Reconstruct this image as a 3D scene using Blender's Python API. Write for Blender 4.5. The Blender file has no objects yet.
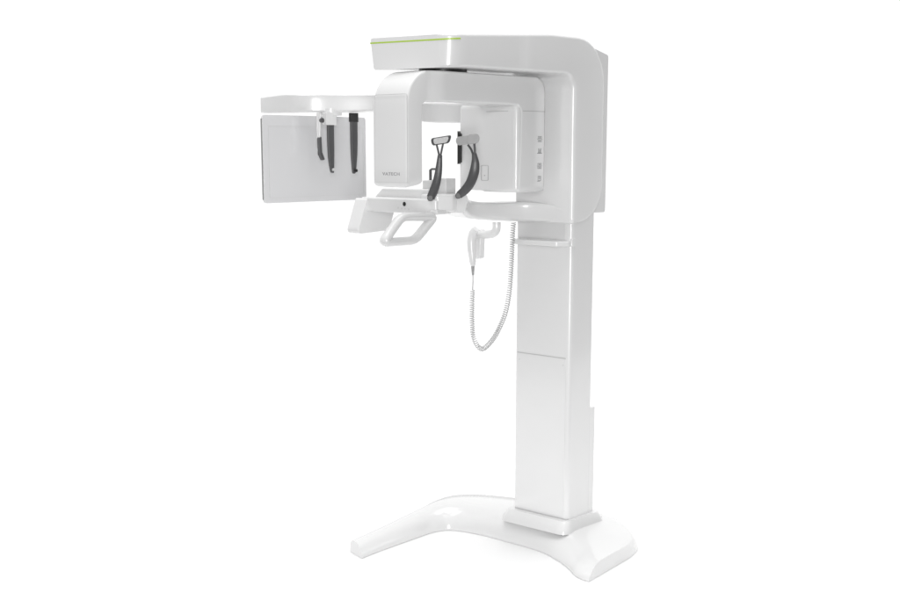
import bpy, bmesh, math, random
from mathutils import Vector, Matrix
PI = math.pi
S = bpy.context.scene
COL = S.collection

# ------------------------------------------------------------------ materials
def mat(name, col, rough=0.3, bump=0.0, bscale=300, metal=0.0, coat=0.0, vary=0.02, spec=0.5):
    m = bpy.data.materials.new(name); m.use_nodes = True
    nt = m.node_tree; n = nt.nodes; L = nt.links
    b = n['Principled BSDF']
    b.inputs['Roughness'].default_value = rough
    b.inputs['Metallic'].default_value = metal
    b.inputs['Coat Weight'].default_value = coat
    b.inputs['Coat Roughness'].default_value = 0.12
    b.inputs['Specular IOR Level'].default_value = spec
    tc = n.new('ShaderNodeTexCoord')
    nz = n.new('ShaderNodeTexNoise'); nz.inputs['Scale'].default_value = 3.0; nz.inputs['Detail'].default_value = 4
    L.new(tc.outputs['Object'], nz.inputs['Vector'])
    mx = n.new('ShaderNodeMix'); mx.data_type = 'RGBA'
    mx.inputs[6].default_value = (*[c*(1-vary) for c in col], 1)
    mx.inputs[7].default_value = (*[min(1, c*(1+vary)) for c in col], 1)
    L.new(nz.outputs['Fac'], mx.inputs[0]); L.new(mx.outputs[2], b.inputs['Base Color'])
    if bump:
        n2 = n.new('ShaderNodeTexNoise'); n2.inputs['Scale'].default_value = bscale
        L.new(tc.outputs['Object'], n2.inputs['Vector'])
        bp_ = n.new('ShaderNodeBump'); bp_.inputs['Strength'].default_value = bump; bp_.inputs['Distance'].default_value = 0.0005
        L.new(n2.outputs['Fac'], bp_.inputs['Height']); L.new(bp_.outputs['Normal'], b.inputs['Normal'])
    return m

WHITE = mat('white_plastic', (0.775, 0.775, 0.775), 0.28, coat=0.6, bump=0.08)
WHITE2 = mat('white_lacquer', (0.765, 0.765, 0.765), 0.28, coat=0.8)
WHITE3 = mat('white_base_enamel', (0.70, 0.70, 0.70), 0.22, coat=1.0)
SEAM = mat('seam_shadow_gap', (0.48, 0.48, 0.48), 0.6)
SEAML = mat('fine_seam', (0.66, 0.66, 0.66), 0.6)
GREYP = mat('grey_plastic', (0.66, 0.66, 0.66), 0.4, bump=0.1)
PANEL = mat('sensor_plate', (0.74, 0.74, 0.75), 0.16, coat=0.5)
DARK = mat('charcoal_plastic', (0.085, 0.085, 0.088), 0.35, bump=0.2)
BLACK = mat('black_plastic', (0.02, 0.02, 0.02), 0.4)
MIDG = mat('mid_grey_metal', (0.36, 0.36, 0.36), 0.35, metal=0.3)
LIME = mat('lime_strip', (0.43, 0.62, 0.07), 0.35)
INK = mat('print_ink', (0.30, 0.30, 0.31), 0.5)
INKL = mat('print_ink_light', (0.25, 0.25, 0.26), 0.5)
PAD = mat('silicone_pad', (0.62, 0.62, 0.62), 0.45)
PADG = mat('grey_silicone', (0.46, 0.46, 0.46), 0.45)
CORD = mat('cord_rubber', (0.60, 0.60, 0.60), 0.45)
FLOOR = mat('white_studio_floor', (0.82, 0.82, 0.82), 0.9, vary=0.005, spec=0.0)

# ------------------------------------------------------------------ mesh helpers
def link(name, bm, m, parent=None, smooth=True, ang=35, bev=0, seg=3):
    bmesh.ops.recalc_face_normals(bm, faces=bm.faces)
    me = bpy.data.meshes.new(name); bm.to_mesh(me); bm.free()
    o = bpy.data.objects.new(name, me); COL.objects.link(o)
    me.materials.append(m)
    if parent: o.parent = parent
    if bev:
        md = o.modifiers.new('bevel', 'BEVEL'); md.width = bev; md.segments = seg
        md.limit_method = 'ANGLE'; md.angle_limit = math.radians(30); md.harden_normals = False
        ang = 40
    for p in me.polygons: p.use_smooth = smooth
    if smooth:
        if bev:
            w = o.modifiers.new('wn', 'WEIGHTED_NORMAL'); w.keep_sharp = True; w.weight = 60
        else:
            me.set_sharp_from_angle(angle=math.radians(ang))
    return o

def loft(bm, secs, cap=True, closed=False):
    rows = [[bm.verts.new(p) for p in s] for s in secs]
    n = len(rows[0]); m = len(rows)
    for i in range(m if closed else m-1):
        a, b = rows[i], rows[(i+1) % m]
        for j in range(n):
            k = (j+1) % n
            try: bm.faces.new((a[j], a[k], b[k], b[j]))
            except ValueError: pass
    if cap and not closed:
        bm.faces.new(rows[0][::-1]); bm.faces.new(rows[-1])
    return bm

def rquad(pts, r, n=5):
    """rounded planar quad from four 3D corners"""
    out = []
    P = [Vector(p) for p in pts]
    for i in range(4):
        c = P[i]; a = P[i-1]-c; b = P[(i+1) % 4]-c
        ra = min(r, a.length*0.49, b.length*0.49)
        a.normalize(); b.normalize()
        for k in range(n+1):
            t = k/n*PI/2
            out.append(c + a*ra*(1-math.sin(t)) + b*ra*(1-math.cos(t)))
    return out

def rpoly(pts, rs, n=6):
    """2D polygon with rounded corners"""
    out = []; N = len(pts)
    for i in range(N):
        c = Vector(pts[i]); a = Vector(pts[i-1])-c; b = Vector(pts[(i+1) % N])-c
        r = rs[i] if isinstance(rs, (list, tuple)) else rs
        if r <= 0: out.append(c); continue
        al = a.normalized(); bl = b.normalized()
        th = al.angle(bl); d = min(r/math.tan(th/2), a.length*0.49, b.length*0.49)
        p0 = c+al*d; p2 = c+bl*d
        for k in range(n+1):
            t = k/n
            q = p0*(1-t)**2 + c*2*t*(1-t)*1.0 + p2*t*t
            # pull the quadratic towards a circular arc
            out.append(q)
    return out

def prism(bm, poly, axis, lo, hi):
    """poly in the plane perpendicular to axis; extruded lo..hi"""
    def P(q, c):
        if axis == 'X': return (c, q[0], q[1])
        if axis == 'Y': return (q[0], c, q[1])
        return (q[0], q[1], c)
    return loft(bm, [[P(q, lo) for q in poly], [P(q, hi) for q in poly]])

def box(bm, x0, x1, y0, y1, z0, z1):
    return prism(bm, [(x0, y0), (x1, y0), (x1, y1), (x0, y1)], 'Z', z0, z1)

def spline(pts, n=8, closed=False):
    P = [Vector(p) for p in pts]; out = []; N = len(P)
    for i in range(N if closed else N-1):
        if closed: a, b, c, d = P[i-1], P[i], P[(i+1) % N], P[(i+2) % N]
        else: a, b, c, d = P[max(i-1, 0)], P[i], P[i+1], P[min(i+2, N-1)]
        for k in range(n):
            t = k/n
            out.append(0.5*((2*b)+(c-a)*t+(2*a-5*b+4*c-d)*t*t+(3*b-a-3*c+d)*t**3))
    if not closed: out.append(P[-1])
    return out

def tube(bm, path, rad, nseg=12, closed=False, flat=1.0, ref=None, cap=True):
    """rad: number or list; flat scales the second axis"""
    N = len(path); secs = []
    prev = None
    for i, p in enumerate(path):
        a = path[i-1] if (i > 0 or closed) else p
        b = path[(i+1) % N] if (i < N-1 or closed) else p
        t = (b-a).normalized()
        if ref is not None: u = (Vector(ref)-t*t.dot(Vector(ref))).normalized()
        elif prev is None:
            r0 = Vector((0, 0, 1)) if abs(t.z) < 0.9 else Vector((1, 0, 0))
            u = (r0-t*t.dot(r0)).normalized()
        else: u = (prev-t*t.dot(prev)).normalized()
        prev = u; v = t.cross(u)
        r = rad[i] if isinstance(rad, (list, tuple)) else rad
        secs.append([p+u*math.cos(2*PI*k/nseg)*r*flat+v*math.sin(2*PI*k/nseg)*r for k in range(nseg)])
    return loft(bm, secs, closed=closed, cap=cap)

def cyl(bm, c, axis, r, h, n=24):
    c = Vector(c); ax = Vector(axis).normalized()
    return tube(bm, [c, c+ax*h], r, n)

def outline(bm, pts, w, push):
    """thin closed band following a planar loop (seam lines): pts 3D, w width, push offset vector (normal)"""
    push = Vector(push); nrm = push.normalized(); N = len(pts)
    P = [Vector(p) for p in pts]
    inn, out = [], []
    for i in range(N):
        t = (P[(i+1) % N]-P[i-1]).normalized(); s = t.cross(nrm)
        out.append(P[i]+s*w/2); inn.append(P[i]-s*w/2)
    secs = [[o-nrm*0.002, o+push, q+push, q-nrm*0.002] for o, q in zip(out, inn)]
    return loft(bm, secs, closed=True)

def tag(o, label=None, cat=None, kind=None, group=None):
    if label: o['label'] = label
    if cat: o['category'] = cat
    if kind: o['kind'] = kind
    if group: o['group'] = group

# ------------------------------------------------------------------ setting
bm = bmesh.new()
dn_, rn_ = Vector((-.676,.737,0)), Vector((.737,.676,0))     # the sweep runs away from the viewer
pp = [rn_*sx*w_+dn_*d_ for sx, w_, d_ in ((-1,4,-.95),(1,4,-.95),(1,30,45),(-1,30,45))]
bm.faces.new([bm.verts.new(p) for p in pp])
fl = link('floor', bm, FLOOR, smooth=False); tag(fl, 'seamless bright white studio floor', 'floor', 'structure')

# ------------------------------------------------------------------ the machine
M = bpy.data.objects.new('dental_xray_machine', None); COL.objects.link(M); M.empty_display_size = 0.2
tag(M, 'tall white dental panoramic x-ray machine on its floor stand with a side arm', 'x-ray machine')

# --- base
ST = [((-.583,-.662),(-.692,-.628),.060),((-.595,-.56),(-.706,-.53),.064),((-.606,-.42),(-.726,-.40),.070),((-.613,-.30),(-.750,-.27),.077),
      ((-.618,-.20),(-.780,-.10),.084),((-.606,-.135),(-.792,.02),.094),((-.575,-.10),(-.775,.12),.100),((-.52,-.080),(-.70,.20),.104),
      ((-.43,-.066),(-.56,.26),.107),((-.30,-.066),(-.38,.31),.109),((-.17,-.068),(-.20,.34),.110),((-.07,-.080),(-.06,.35),.108),
      ((.01,-.108),(.02,.35),.104),((.09,-.145),(.09,.33),.095),((.16,-.188),(.15,.295),.082),((.215,-.228),(.20,.245),.074),((.262,-.248),(.228,.19),.069),
      ((.305,-.252),(.248,.125),.066)]
def catm(vals, t):
    n = len(vals)-1; i = min(int(t), n-1); f = t-i
    a, b, c, d = vals[max(i-1,0)], vals[i], vals[i+1], vals[min(i+2,n)]
    return 0.5*((2*b)+(c-a)*f+(2*a-5*b+4*c-d)*f*f+(3*b-a-3*c+d)*f**3)
bm = bmesh.new(); secs = []
K = (len(ST)-1)*4
# cross profile: (u across, height fraction)
for s in range(K+1):
    t = s/4
    F = Vector((catm([a[0][0] for a in ST],t), catm([a[0][1] for a in ST],t), 0))
    B = Vector((catm([a[1][0] for a in ST],t), catm([a[1][1] for a in ST],t), 0))
    h = catm([a[2] for a in ST],t); W = (B-F).length; d = (B-F)/W
    sl = min(W*.40, catm([.060,.062,.065,.068,.075,.08,.085,.088,.09,.095,.10,.11,.12,.13,.13,.12,.10,.085],t))     # width of the front slope
    pr = [(0.002,0.0008),(0,.006),(.0015,.013),(sl*.12,h*.38),(sl*.3,h*.60),(sl*.5,h*.77),(sl*.72,h*.90),(sl,h*.975),(sl*1.25,h),(W*.5,h*1.0),(W-sl*.6,h*.985),(W-sl*.35,h*.90),(W-sl*.15,h*.72),(W-.002,h*.35),(W,.006),(W-.002,.0008)]
    secs.append([F+d*a+Vector((0,0,z)) for a, z in pr])
loft(bm, secs)
base = link('base', bm, WHITE3, M, ang=42, bev=0)

# --- collar at the column foot
bm = bmesh.new()
lv = [(-.336,.036,-.060,.243,.092,.05),(-.333,.033,-.055,.240,.113,.05),(-.322,.022,-.036,.225,.136,.045),(-.318,.018,-.030,.222,.1425,.04),(-.300,.006,-.010,.205,.1435,.03)]
loft(bm, [[(p[0],p[1],z) for p in rpoly([(a,c),(b,c),(b,d_),(a,d_)], r, 6)] for a,b,c,d_,z,r in lv])
link('collar', bm, WHITE3, M, ang=30)

# --- column
bm = bmesh.new()
cp = rpoly([(-.293,0),(0,0),(0,.156),(-.293,.156)], [.006,.026,.008,.006], 12)
prism(bm, cp, 'Z', .12, 1.55)
column = link('column', bm, WHITE2, M, ang=60)
bm = bmesh.new(); box(bm, -.284, -.021, -.0015, .004, .844, .8465)
link('seam', bm, SEAM, column, smooth=False)
bm = bmesh.new(); box(bm, -.287, -.0195, -.0010, .004, .1475, .8425)
link('service_panel', bm, WHITE2, column, bev=.0008, seg=2)
for x in (-.272, -.034):
    bm = bmesh.new(); cyl(bm, (x, -.0005, .815), (0,-1,0), .0035, .0012, 12); link('screw', bm, GREYP, column)
bm = bmesh.new()
box(bm, -.289, -.002, -.0018, .152, .1436, .1455)
link('foot_gasket', bm, SEAM, column, smooth=False)
bm = bmesh.new()
prism(bm, rpoly([(-.11,.15),(-.006,.15),(-.006,.197),(-.11,.197)], .006, 4), 'Z', .14, .612)
chan = link('cable_cover', bm, WHITE, M, ang=40)
bm = bmesh.new(); prism(bm, rpoly([(-.14,.1505),(-.004,.1505),(-.004,.160),(-.14,.160)],.003,3),'Z',.14,.36)
link('cable_clip', bm, GREYP, chan, smooth=False)
# inner lift section in the shade under the frame
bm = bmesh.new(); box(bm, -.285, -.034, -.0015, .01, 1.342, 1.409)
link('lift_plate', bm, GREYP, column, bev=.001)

# --- upper frame (C shaped): sections run up the post, round the corner, out along the arm
bm = bmesh.new(); secs = []
XW, XE = -.312, 0.0
def fsec(inn, out, xe_i=XE, xe_o=XE, xw_i=XW, xw_o=XW, r=.012, dw=0.0):
    return rquad([(xe_i,inn[0],inn[1]),(xe_o,out[0],out[1]),(xw_o,out[0]+dw,out[1]),(xw_i,inn[0]+dw,inn[1])], r, 5)
zb = 1.411
# bottom rounding of the back corner
for k in range(1,13):
    a = k/12*PI/2
    y = .045 + .172*math.sin(a); z = zb + .17*(1-math.cos(a))
    zi = zb + .012*k/12
    secs.append(fsec((0.0, zi+.002), (y, z+.006), r=.008+.014*k/12))
secs.insert(0, fsec((0.004, zb-.001), (.03, zb+.004), r=.006))
for z in (1.66,1.75,1.84,1.90): secs.append(fsec((0.0, z), (.217, z), r=.022))
# corner
ci = (-.060, 1.952); ri = .060
for k in range(0,15):
    a = k/14*PI/2
    inn = (ci[0]+ri*math.cos(a), ci[1]+ri*math.sin(a))
    co = (.017, 1.958); ro_y = .200; ro_z = .202
    out = (co[0]+ro_y*math.cos(a)**.9 if k<14 else co[0], co[1]+ro_z*math.sin(a)**.9 if k else co[1])
    secs.append(fsec(inn, out, r=.022-.008*k/14))
def top(y): return 2.160 - max(0, (-y-.15))*.060
TR = .074; Y0 = -.657
def bot(y): return 2.012 - max(0,(-y-.6))*.03
for y in (-.15,-.25,-.285,-.30,-.315,-.35,-.42,-.50,-.58,-.63,-.65):
    xx = -.008*min(1,max(0,(-y-.28)/.05))
    secs.append(fsec((y,bot(y)), (y,top(y)), xe_i=xx-(.004 if y<-.3 else 0), xe_o=xx, xw_i=-.335, xw_o=-.352, r=.012))
# tip: plan corner on the east side is a big rounding
for k in range(1,13):
    a = k/12*PI/2*.985
    y = Y0 - TR*math.sin(a); xe = -.008 - TR*(1-math.cos(a))
    yi = y
    secs.append(fsec((yi,bot(y)), (y,top(y)), xe_i=xe-.008, xe_o=xe, xw_i=-.335-.026*math.sin(a), xw_o=-.352-.026*math.sin(a), r=.010, dw=-.046*math.sin(a)))
loft(bm, secs)
frame = link('upper_frame', bm, WHITE, M, ang=40); frame.location = (.0035, -.0035, 0)
# lime strip following the tip just below the top edge
bm = bmesh.new(); A = []
XA = -.008-TR
path = [(-.379+(XA+.379)*k/4, Y0-TR-.046*(1-k/4)) for k in range(4)]
for k in range(12,1,-1):
    a = k/12*PI/2
    path.append((-.008-TR*(1-math.cos(a)), Y0-TR*math.sin(a)))
secs = []
for (x,y) in path:
    zt = top(max(y, Y0-TR))-.015
    n_ = Vector((.145,-.99,0)) if x < XA+.001 else Vector((x+.008+TR, y-Y0, 0)).normalized()
    p = Vector((x,y,0))
    secs.append([p-n_*.004+Vector((0,0,zt)), p+n_*.0012+Vector((0,0,zt)), p+n_*.0012+Vector((0,0,zt-.0052)), p-n_*.004+Vector((0,0,zt-.0052))])
loft(bm, secs); link('accent_strip', bm, LIME, frame, smooth=False)
# rear cover
bm = bmesh.new()
prism(bm, rpoly([(.15,1.45),(.238,1.45),(.238,2.098),(.12,2.125)], [.02,.012,.012,.02], 4), 'X', -.30, -.006)
link('rear_cover', bm, WHITE2, frame, ang=40, bev=0)

# --- rotating arm (an inverted U)
bm = bmesh.new(); secs = []
RE = -.10; RL = -.124
def rsec(inn, out, xw, r=.02, xe=None):
    r = min(r, .011)
    if xe is None:
        f = min(1, max(0, (inn[0]+.745)/.085)) if inn[1] > 1.8 else 0
        xe = RL + (RE-RL)*(3*f*f-2*f**3) if inn[0] < -.4 else RE
    return rquad([(xe,out[0],out[1]),(xe,inn[0],inn[1]),(xw,inn[0],inn[1]),(xw,out[0],out[1])], r, 6)
LW = -.306
yo, yi_ = -.842, -.757
# rounded foot of the left leg
for f, z in ((.030,1.5685),(.012,1.571),(.004,1.576),(.0,1.584)):
    secs.append(rquad([(RL-f,yo+f,z+.004),(RL-f,yi_-f,z+.012),(LW+f,yi_-f,z+.012),(LW+f,yo+f,z+.004)], .011, 6))
for z in (1.65,1.75,1.83): secs.append(rsec((yi_,z),(yo,z),LW,.022))
for k in range(0,13):
    a = k/12*PI/2
    inn = (yi_+.022*(1-math.cos(a)), 1.864+.022*math.sin(a))
    out = (yo+.12*(1-math.cos(a)), 1.875+.126*math.sin(a))
    secs.append(rsec(inn, out, LW + .02*k/12, .022))
for y,xw in ((-.715,-.288),(-.70,-.289),(-.685,-.29),(-.67,-.29),(-.655,-.29),(-.62,-.29),(-.50,-.29),(-.38,-.30),(-.30,-.31)): secs.append(rsec((y,1.886),(y,2.001),xw,.022))
for k in range(0,13):
    a = k/12*PI/2
    inn = (-.247+.032*math.sin(a), 1.854+.032*math.cos(a))
    out = (-.12+.062*math.sin(a), 1.935+.066*math.cos(a))
    secs.append(rsec(inn, out, -.31, .022))
for z in (1.75,1.65,1.58): secs.append(rsec((-.215 - .010*(1.8-z)/.22,z),(-.058,z),-.31,.022))
for f, z in ((.0,1.552),(.004,1.546),(.012,1.542),(.030,1.540)):
    secs.append(rquad([(RE-f,-.058-f,z),(RE-f,-.227+f,z),(-.31+f,-.227+f,z),(-.31+f,-.058-f,z)], .011, 6))
loft(bm, secs)
rot = link('rotating_arm', bm, WHITE, M, ang=40)
# pivot; its black disc stands in for shade in the gap under the frame
bm = bmesh.new(); cyl(bm, (-.205,-.56,1.990), (0,0,1), .092, .03, 48)
link('pivot_gap_shade', bm, BLACK, rot, ang=40)
# sensor housing facing the head
bm = bmesh.new()
pl = rpoly([(-.428,-.222),(-.1025,-.2385),(-.1025,-.10),(-.428,-.07)], [.016,.022,.01,.02], 5)
zz = [(1.548,.02),(1.546,.0)]
secs = []
for f, z in ((.016,1.5455),(.006,1.547),(.0,1.555),(0,1.87),(.002,1.885),(.008,1.894),(.018,1.8985)):
    cx, cy = -.28, -.15
    secs.append([(p[0]+(f if p[0]<cx else -f), p[1]+(f if p[1]<cy else -f), z) for p in pl])
loft(bm, secs)
sens = link('sensor_housing', bm, WHITE, rot, ang=40)
bm = bmesh.new(); prism(bm, [(-.4285,1.652),(-.410,1.660),(-.410,1.775),(-.4285,1.788)], 'Y', -.232, -.19)
link('sensor_slot', bm, BLACK, rot, bev=.001)
bm = bmesh.new()
q = [(x,-.2302 + (x+.277)*-.052,z) for x,z in rpoly([(-.297,1.587),(-.258,1.587),(-.258,1.648),(-.297,1.648)], .006, 4)]
outline(bm, q, .0022, (0,-.0016,0)); cyl(bm, (-.277,-.2305,1.607),(0,-1,0),.0022,.0025,10)
link('cover_plate', bm, SEAM, rot, smooth=False)
# seam line across the sensor side
bm = bmesh.new(); box(bm, RE-.004, RE+.0006, -.205, -.062, 1.863, 1.8655)
box(bm, -.265, -.15, -.2375, -.22, 1.863, 1.8650)
link('seam', bm, SEAM, rot, smooth=False)
# left leg seam and writing
bm = bmesh.new()
outline(bm, [(x,yo,z) for x,z in rpoly([(-.292,1.592),(-.124,1.592),(-.124,1.912),(-.292,1.912)], .006, 3)], .0018, (0,-.0006,0))
link('front_cover_seam', bm, SEAML, rot, smooth=False)
def text(name, s, size, loc, rot_e, m, parent, ext=.0004, sx=1.0):
    cu = bpy.data.curves.new(name, 'FONT'); cu.body = s; cu.size = size; cu.extrude = ext; cu.align_x = 'CENTER'; cu.align_y='CENTER'
    cu.space_character = 1.12
    o = bpy.data.objects.new(name+'_c', cu); COL.objects.link(o)
    dg = bpy.context.evaluated_depsgraph_get(); me = bpy.data.meshes.new_from_object(o.evaluated_get(dg))
    bpy.data.objects.remove(o)
    ob = bpy.data.objects.new(name, me); COL.objects.link(ob); ob.parent = parent
    me.materials.clear(); me.materials.append(m)
    ob.location = loc; ob.rotation_euler = rot_e; ob.scale = (sx,1,1)
    return ob
lg = text('logo', 'VATECH', .0165, (-.208, yo-.0006, 1.622), (PI/2,0,0), INK, rot, sx=1.34)
# four pictograms on the east side
for i, z in enumerate((1.754, 1.708, 1.646, 1.596)):
    bm = bmesh.new(); y0 = -.094; w = .0105
    def fr(yc, zc, a, b):
        outline(bm, [(RE, y, zz_) for y, zz_ in ((yc-a,zc-b),(yc+a,zc-b),(yc+a,zc+b),(yc-a,zc+b))], .0022, (.0008,0,0))
    def bar(y1, y2, z1, z2): box(bm, RE-.001, RE+.0009, y1, y2, z1, z2)
    if i in (0, 2):
        for dy in (-.0065,.0065):
            for dz in (-.0065,.0065): fr(y0+dy, z+dz, .0042, .0042)
        bar(y0-.016,y0-.0135,z-.001,z+.001); bar(y0+.0135,y0+.016,z-.001,z+.001)
    elif i == 1:
        bar(y0-.008,y0-.005,z-.010,z+.009); bar(y0+.005,y0+.008,z-.010,z+.009); bar(y0-.015,y0+.015,z-.012,z-.0095)
        bar(y0-.001,y0+.001,z-.010,z+.004)
    else:
        fr(y0, z, .009, .009); fr(y0, z+.002, .0035, .0035); bar(y0-.014,y0+.004,z-.0125,z-.0105)
    link('pictogram', bm, INKL, rot, smooth=False)

# --- chin rest arm
chin = None
bm = bmesh.new()
# swept lower arm: (outer edge x,y), (inner edge x,y), z bottom, z top
AR = [((-.004,-.0035),(-.300,.05),1.4125,1.470),((-.10,-.012),(-.325,.04),1.4125,1.488),((-.19,-.052),(-.36,.01),1.413,1.496),((-.250,-.125),(-.39,-.06),1.416,1.494),((-.275,-.215),(-.405,-.18),1.424,1.496),((-.272,-.305),(-.405,-.30),1.436,1.508),((-.240,-.365),(-.395,-.375),1.452,1.525),((-.205,-.41),(-.385,-.43),1.462,1.536)]
secs = []; n_ = 5; KK = (len(AR)-1)*n_
for q_ in range(KK+1):
    t = q_/n_; g = lambda i, j: catm([a[i][j] for a in AR], t)
    o_ = Vector((g(0,0), g(0,1), 0)); i_ = Vector((g(1,0), g(1,1), 0)); z0 = catm([a[2] for a in AR], t); z1 = catm([a[3] for a in AR], t)
    up0, up1 = Vector((0,0,z0)), Vector((0,0,z1)); ins = (i_-o_)*.10
    secs.append(rquad([i_+up1, o_+up1, o_+ins+up0, i_-ins+up0], .022, 6))
loft(bm, secs)
chin = link('chin_rest_arm', bm, WHITE, M, ang=45)
# hub
bm = bmesh.new()
prism(bm, rpoly([(-.40,-.488),(-.305,-.492),(-.262,-.44),(-.262,-.37),(-.40,-.36)], .015, 5), 'Z', 1.466, 1.536)
link('hub', bm, WHITE, chin, bev=.010)
bm = bmesh.new()
prism(bm, [(-.470,1.530),(-.338,1.530),(-.338,1.597),(-.405,1.597),(-.420,1.588),(-.470,1.588)], 'Y', -.40, -.34)
link('chin_post', bm, GREYP, chin, bev=.004)
# control box
bm = bmesh.new()
prism(bm, rpoly([(-.740,-.5),(-.30,-.5),(-.30,-.40),(-.740,-.40)], [.02,.02,.012,.012], 5), 'Z', 1.456, 1.5165)
cb = link('control_box', bm, WHITE, chin, bev=.008)
bm = bmesh.new(); cyl(bm, (-.476,-.4995,1.4935), (0,-1,0), .0085, .002, 20); link('button', bm, BLACK, cb, ang=30)
for x,z in ((-.512,1.477),(-.492,1.475),(-.472,1.4745),(-.452,1.473)):
    bm = bmesh.new(); cyl(bm, (x,-.4995,z), (0,-1,0), .0042, .001, 12); link('indicator', bm, GREYP, cb, ang=30)
# raised tray behind the box
bm = bmesh.new(); prism(bm, [(-.72,1.510),(-.40,1.510),(-.40,1.553),(-.665,1.553)], 'Y', -.44, -.33)
link('chin_shelf', bm, WHITE, chin, bev=.006)
# wing
bm = bmesh.new(); prism(bm, rpoly([(-.502,1.512),(-.562,1.363),(-.37,1.372),(-.335,1.460),(-.335,1.505)], [.015,.022,.02,.01,.01],5), 'X', -.764, -.694)
link('side_wing', bm, WHITE, chin, bev=.022, seg=5)
# handle loop
hp = [Vector(p) for p in [(-0.3000,-0.6985,1.4543), (-0.3000,-0.8002,1.3599), (-0.3000,-0.6239,1.3597), (-0.3000,-0.5116,1.4492)]]
loop = []
for i in range(4):
    c = hp[i]; a = (hp[i-1]-c); b = (hp[(i+1)%4]-c); r = .030
    p0 = c+a.normalized()*r; p2 = c+b.normalized()*r
    for k in range(7):
        t = k/6; loop.append(p0*(1-t)**2+c*2*t*(1-t)+p2*t*t)
bm = bmesh.new(); tube(bm, loop, .0172, 16, closed=True, flat=1.35, ref=(1,0,0))
link('handle', bm, WHITE, chin, ang=60)
bm = bmesh.new(); box(bm, -.325,-.280,-.515,-.45,1.456,1.475); link('handle_bracket', bm, WHITE, chin, bev=.008)
# bite hook
bm = bmesh.new(); tube(bm, [Vector((-0.4524,-0.3700,1.5882)),Vector((-0.4522,-0.3700,1.6289)),Vector((-0.4437,-0.3700,1.6331)),Vector((-0.4127,-0.3700,1.6334))], .0075, 8, flat=.6); link('bite_hook', bm, DARK, chin, ang=50)

# --- temple supports
def strip(bm, pts, rads, flat):
    sp = spline(pts, 6); n = len(sp); rr = [catm(rads, i/6) for i in range(n)]
    tube(bm, sp, rr, 12, flat=flat, ref=(-.676,.737,0))
TS1 = [(-0.3271,-0.5000,1.5232), (-0.3106,-0.5000,1.5532), (-0.2979,-0.5000,1.5810), (-0.2886,-0.5000,1.6125), (-0.2832,-0.5000,1.6438), (-0.2804,-0.5000,1.6672), (-0.2777,-0.5000,1.6906)]
F1 = [[(-0.2798,-0.5000,1.6789), (-0.2873,-0.5000,1.7061), (-0.2954,-0.5000,1.7294)],[(-0.2766,-0.5000,1.6789), (-0.2696,-0.5000,1.7061), (-0.2615,-0.5000,1.7332)]]
TS2 = [(-0.2486,-0.4200,1.5329), (-0.2165,-0.4200,1.5534), (-0.1874,-0.4200,1.5833), (-0.1690,-0.4200,1.6207), (-0.1629,-0.4200,1.6519), (-0.1640,-0.4200,1.6751), (-0.1694,-0.4200,1.6984)]
F2 = [[(-0.1714,-0.4200,1.6829), (-0.1826,-0.4200,1.7100), (-0.2011,-0.4200,1.7294)],[(-0.1662,-0.4200,1.6829), (-0.1652,-0.4200,1.7100), (-0.1685,-0.4200,1.7371)]]
for ts, rads, ff, fr_, pad, dark, lab in ((TS1, [.0175,.0175,.0165,.015,.013,.011,.009], F1, .0042, [(-0.3290,-0.5000,1.7556), (-0.2146,-0.5000,1.7684), (-0.2268,-0.5000,1.7370), (-0.3209,-0.5000,1.7264)], True, 'left'), (TS2, [.015,.018,.019,.0195,.017,.013,.009], F2, .0048, [(-0.2678,-0.4200,1.7609), (-0.1410,-0.4200,1.7716), (-0.1408,-0.4200,1.7370), (-0.2624,-0.4200,1.7276)], False, 'right')):
    bm = bmesh.new(); strip(bm, ts, rads, .38)
    t = link('temple_support', bm, DARK, M, ang=50)
    for f in ff:
        bm = bmesh.new(); sp = spline(f, 5); tube(bm, sp, fr_, 8, flat=.9); link('fork_bar', bm, DARK, t, ang=50)
    # pad: rounded block facing the head
    P = [Vector(p) for p in pad]; c = sum(P, Vector())/4
    dn = Vector((-.676,.737,0))
    if dark:
        bm = bmesh.new(); loft(bm, [rquad(P,.012,5), rquad([p+dn*.022 for p in P],.012,5)]); link('pad_holder', bm, DARK, t, ang=50, bev=.003)
        Q = [c+(p-c)*.76-dn*.0045 for p in P]
        bm = bmesh.new(); loft(bm, [rquad(Q,.010,5), rquad([p+dn*.012 for p in Q],.010,5)]); link('pad', bm, PAD, t, ang=50, bev=.002)
    else:
        bm = bmesh.new(); loft(bm, [rquad(P,.02,5), rquad([p+dn*.03 for p in P],.02,5)]); link('pad', bm, PADG, t, ang=50, bev=.006)
        PB = [Vector(p) for p in [(-0.1994,-0.4250,1.7701), (-0.1393,-0.4250,1.7723), (-0.1391,-0.4250,1.7369), (-0.1967,-0.4250,1.7313)]]
        bm = bmesh.new(); loft(bm, [rquad([p-dn*.012 for p in PB],.014,5), rquad([p+dn*.004 for p in PB],.014,5)]); link('pad', bm, PADG, t, ang=50, bev=.004)
    bm = bmesh.new(); cyl(bm, Vector(ts[0])-dn*.012+Vector((-.004,0,-.002)), dn, .012, .026, 18); link('pivot_knob', bm, BLACK, t, bev=.002)

# --- switch hook on the underside
bm = bmesh.new()
tube(bm, spline([(-0.3661,-0.0500,1.4062), (-0.3659,-0.0500,1.3764), (-0.3799,-0.0500,1.3587), (-0.4139,-0.0500,1.3508), (-0.4598,-0.0500,1.3488), (-0.4829,-0.0500,1.3500)], 6), .018, 12); hook = link('switch_hook', bm, WHITE, M, ang=50)
bm = bmesh.new(); prism(bm, rpoly([(-.492,1.372),(-.447,1.372),(-.452,1.245),(-.475,1.240),(-.492,1.30)], .01, 4), 'Y', -.060, -.028)
link('cradle', bm, WHITE, hook, bev=.005)

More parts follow.
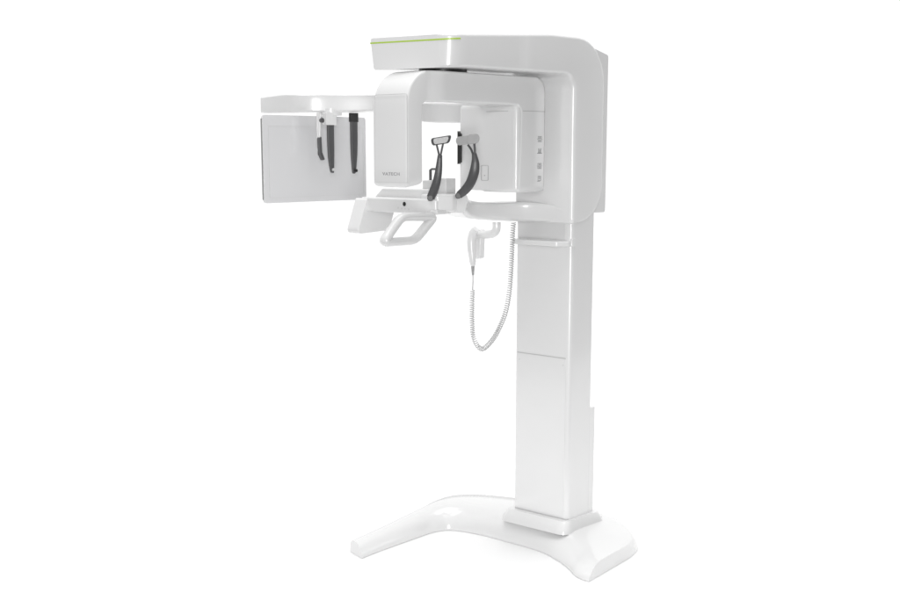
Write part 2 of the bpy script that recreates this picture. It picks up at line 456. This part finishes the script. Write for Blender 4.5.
# --- accessory shelf on the column
bm = bmesh.new()
prism(bm, rpoly([(-.270,-.062),(-.035,-.062),(-.000,-.02),(.000,.02),(-.285,.02),(-.285,-.03)], [.012,.015,.01,.004,.004,.01], 4), 'Z', 1.318, 1.339)
shelf = link('accessory_shelf', bm, WHITE, M, bev=.005)
bm = bmesh.new(); box(bm, -.004,.006,-.004,.022,1.316,1.350); link('shelf_bracket', bm, WHITE, shelf, bev=.003)

# --- cephalometric arm
bm = bmesh.new()
# plan stations: (south/east edge point), (north/west edge point), zbottom, ztop
CE = [((-1.300,-.562),(-1.40,-.44),1.872,1.939),((-1.298,-.50),(-1.42,-.40),1.873,1.948),((-1.297,-.43),(-1.43,-.34),1.875,1.956),((-1.292,-.370),(-1.43,-.28),1.877,1.958),((-1.268,-.318),(-1.43,-.20),1.880,1.958),
      ((-1.225,-.268),(-1.36,-.12),1.881,1.960),((-1.15,-.20),(-1.26,-.05),1.882,1.959),((-1.05,-.108),(-1.15,.03),1.883,1.959),((-.97,-.04),(-1.06,.10),1.870,1.957),((-.90,.025),(-.97,.16),1.840,1.95),((-.80,.075),(-.85,.20),1.831,1.95),((-.60,.085),(-.60,.21),1.829,1.95),((-.30,.085),(-.30,.21),1.829,1.95)]
secs = []; n_ = 4; KK = (len(CE)-1)*n_
for s in range(KK+1):
    t = s/n_; g = lambda f: catm([f(a) for a in CE], t)
    ax,ay,bx_,by_,z0,z1 = g(lambda a:a[0][0]),g(lambda a:a[0][1]),g(lambda a:a[1][0]),g(lambda a:a[1][1]),g(lambda a:a[2]),g(lambda a:a[3])
    secs.append(rquad([(ax,ay,z1),(ax,ay,z0),(bx_,by_,z0),(bx_,by_,z1)], .008, 4))
loft(bm, secs)
ceph = link('side_arm', bm, WHITE, M, ang=45)
bm = bmesh.new()
prism(bm, rpoly([(-.556,1.474),(.078,1.474),(.078,1.864),(-.556,1.864)], [.018]*4, 5), 'X', -1.3095, -1.300)
pn = link('sensor_panel', bm, PANEL, ceph, bev=.003)
bm = bmesh.new()
prism(bm, rpoly([(-.5590,1.490),(-.5555,1.490),(-.5555,1.848),(-.5590,1.848)], .003, 2), 'X', -1.3085, -1.3015)
link('panel_edge', bm, MIDG, ceph, bev=.001)
bm = bmesh.new()
outline(bm, [(-1.300,y,z) for y,z in rpoly([(-.522,1.50),(.058,1.50),(.058,1.815),(-.522,1.815)], .004, 2)], .0020, (.0008,0,0))
link('field_mark', bm, SEAML, ceph, smooth=False)
bm = bmesh.new(); cyl(bm, (-1.23,-.21,1.866), (0,0,1), .05, .03, 30); link('rod_mount', bm, WHITE, ceph, ang=40)
# ear rods
def rod(yc, z0, z1, wt, wb, cap, x=-1.2):
    bm = bmesh.new()
    secs = []
    hh = z1-z0
    for z, w in ((z1,wt),(z0+hh*.55,wt*.98),(z0+hh*.32,wt*.88),(z0+hh*.15,wt*.30+wb*.75),(z0+.014,wb*1.02),(z0+.004,wb*.85),(z0,wb*.5)):
        yy = yc + (0.5*(wt-w)*cap)
        secs.append(rquad([(x+.006,yy-w/2,z),(x+.006,yy+w/2,z),(x-.006,yy+w/2,z),(x-.006,yy-w/2,z)], .004, 3))
    loft(bm, secs[::-1]); return bm, yc + 0.5*(wt-wb)*cap
bm, yt = rod(-.2415, 1.607, 1.830, .039, .021, .6)
e1 = link('ear_rod', bm, DARK, ceph, ang=50)
bm = bmesh.new(); prism(bm, rpoly([(-.276,1.822),(-.213,1.822),(-.213,1.878),(-.276,1.878)], .006,3), 'X', -1.215,-1.188); link('rod_holder', bm, WHITE, e1, bev=.003)
bm = bmesh.new(); cyl(bm, (-1.194,yt+.001,1.622), (1,0,0), .0065, .012, 14); link('ear_plug', bm, PAD, e1, ang=40)
bm, yt = rod(-.0955, 1.602, 1.878, .043, .021, -.2)
e2 = link('ear_rod', bm, DARK, ceph, ang=50)
bm = bmesh.new(); box(bm, -1.209,-1.1915,-.1185,-.0725,1.838,1.879); link('rod_holder', bm, BLACK, e2, bev=.002)
bm = bmesh.new(); cyl(bm, (-1.194,yt,1.616), (1,0,0), .0075, .012, 14); link('ear_plug', bm, BLACK, e2, ang=40)
bm = bmesh.new(); prism(bm, rpoly([(-.319,1.762),(-.305,1.772),(-.302,1.70),(-.286,1.668),(-.299,1.664),(-.315,1.69)], .004,3), 'X', -1.207,-1.190)
nr = link('nose_rod', bm, DARK, ceph, bev=.002)
bm = bmesh.new(); tube(bm, [Vector((-1.2,-.309,1.765)),Vector((-1.2,-.302,1.872))], .0045, 10); prism(bm, rpoly([(-.304,1.70),(-.292,1.70),(-.292,1.878),(-.304,1.878)],.002,2),'X',-1.2235,-1.2085); link('rod_stem', bm, WHITE, nr, ang=40)
bm = bmesh.new(); cyl(bm, (-1.198,-.300,1.842), (1,0,0), .0105, .012, 16); link('rod_knob', bm, DARK, nr, ang=40)

# ------------------------------------------------------------------ hand switch with coiled cord
HS = bpy.data.objects.new('hand_switch', None); COL.objects.link(HS); HS.location = (0,0,0)
tag(HS, 'white hand switch with a long coiled cord hanging under the chin rest arm', 'hand switch')
bm = bmesh.new()
hb = [(-0.4478,-0.0900,1.3748), (-0.4650,-0.0900,1.3569), (-0.4736,-0.0900,1.3264), (-0.4734,-0.0900,1.2918), (-0.4686,-0.0900,1.2575), (-0.4656,-0.0900,1.2273), (-0.4644,-0.0900,1.2143)]
tube(bm, spline(hb, 5), [catm([.014,.0175,.019,.0185,.0165,.013,.0095], i/5) for i in range(31)], 16, ref=(-.676,.737,0))
link('switch_body', bm, WHITE, HS, ang=50)
bm = bmesh.new(); tube(bm, [Vector((-0.4656,-0.0900,1.2186)), Vector((-0.4642,-0.0900,1.1752))], [.0085,.005], 12); link('strain_relief', bm, MIDG, HS, ang=50)
cp_ = spline([(-0.4669,-0.0900,1.1096), (-0.4695,-0.0900,1.0437), (-0.4692,-0.0900,0.9777), (-0.4631,-0.0900,0.9120), (-0.4396,-0.0900,0.8701), (-0.4105,-0.0900,0.8555), (-0.3760,-0.0900,0.8766), (-0.3364,-0.0900,0.9200), (-0.2975,-0.0900,0.9844), (-0.2730,-0.0900,1.0467), (-0.2572,-0.0900,1.1249), (-0.2498,-0.0900,1.2103), (-0.2453,-0.0900,1.2950), (-0.2432,-0.0900,1.3581), (-0.2384,-0.0900,1.4126)], 10)
bm = bmesh.new(); tube(bm, spline([(-0.4643,-0.0900,1.1796), (-0.4641,-0.0900,1.1447), (-0.4669,-0.0900,1.1074)],4), .0028, 8); link('straight_cord', bm, CORD, HS, ang=60)
# resample
L_ = [0]
for i in range(1,len(cp_)): L_.append(L_[-1]+(cp_[i]-cp_[i-1]).length)
tot = L_[-1]; pitch = .0098; per = 10; NN = int(tot/pitch*per)
def at(s):
    for i in range(1,len(L_)):
        if s <= L_[i]: f=(s-L_[i-1])/(L_[i]-L_[i-1]); return cp_[i-1].lerp(cp_[i],f)
    return cp_[-1]
coil = []
vdir = Vector((-.676,.737,0))
for i in range(NN):
    s = tot*i/NN; p = at(s); t_ = (at(min(s+.004,tot))-at(max(s-.004,0))).normalized()
    u = (vdir-t_*t_.dot(vdir)).normalized(); v = t_.cross(u); a = i/per*2*PI
    coil.append(p+(u*math.cos(a)+v*math.sin(a))*.0095)
bm = bmesh.new(); tube(bm, coil, .0022, 6); link('coiled_cord', bm, CORD, HS, ang=80)

# ------------------------------------------------------------------ light
w = bpy.data.worlds.new('World'); S.world = w; w.use_nodes = True
nt = w.node_tree; N = nt.nodes; L = nt.links; bg = N['Background']
tc = N.new('ShaderNodeTexCoord')
def dot(v):
    d = N.new('ShaderNodeVectorMath'); d.operation = 'DOT_PRODUCT'; d.inputs[1].default_value = v
    L.new(tc.outputs['Generated'], d.inputs[0]); return d.outputs['Value']
def mr(src, a, b, c, d_):
    m = N.new('ShaderNodeMapRange'); m.interpolation_type = 'SMOOTHSTEP'
    m.inputs[1].default_value=a; m.inputs[2].default_value=b; m.inputs[3].default_value=c; m.inputs[4].default_value=d_
    L.new(src, m.inputs[0]); return m.outputs[0]
def math_(op, a, b):
    m = N.new('ShaderNodeMath'); m.operation = op
    for i, x in enumerate((a,b)):
        if isinstance(x,(int,float)): m.inputs[i].default_value = x
        else: L.new(x, m.inputs[i])
    return m.outputs[0]
back = mr(dot((-.676,.737,0)), .05, .62, 0, 1)        # bright backdrop behind the machine
south = mr(dot((-.6,-.8,0)), -.1, .9, .06, .28)       # studio side: world gradient added to brighten south faces, dim to the east
upw = mr(dot((0,0,1)), .3, .9, 0, .85)
front = math_('ADD', south, upw)
mixn = N.new('ShaderNodeMix'); mixn.data_type='FLOAT'
L.new(back, mixn.inputs[0]); L.new(front, mixn.inputs[2]); mixn.inputs[3].default_value = 1.06
L.new(mixn.outputs[0], bg.inputs['Strength']); bg.inputs['Color'].default_value = (1,1,1,1)

def lamp(name, typ, loc, target, energy, **k):
    ld = bpy.data.lights.new(name, typ); ld.energy = energy
    for a, b in k.items(): setattr(ld, a, b)
    o = bpy.data.objects.new(name, ld); COL.objects.link(o); o.location = loc
    d = Vector(target)-Vector(loc); o.rotation_euler = d.to_track_quat('-Z','Y').to_euler(); return o
lamp('overhead_softbox', 'SUN', (0,0,6), (.0,.0,0), 1.9, angle=math.radians(50))
lamp('strip_softbox', 'AREA', (3.9,-4.9,1.52), (-.2,-.2,1.2), 225, shape='RECTANGLE', size=1.1, size_y=2.9)

lamp('added_front_fill', 'AREA', (-1.3,-3.6,2.3), (-.25,-.4,1.75), 1, shape='RECTANGLE', size=1.4, size_y=1.2)  # weak fill added to brighten the upper south faces

# ------------------------------------------------------------------ camera
cd = bpy.data.cameras.new('camera'); cam = bpy.data.objects.new('camera', cd); COL.objects.link(cam); S.camera = cam
cam.location = (3.2162, -4.2544, 1.71)
cam.rotation_euler = (math.radians(90-10.1866), 0, math.radians(42.5))
cd.sensor_width = 36; cd.lens = 1280/900*36; cd.shift_y = (380-300)/900; cd.clip_end = 200
S.view_settings.view_transform = 'Standard'; S.view_settings.look = 'None'; S.view_settings.exposure = 0; S.view_settings.gamma = 1
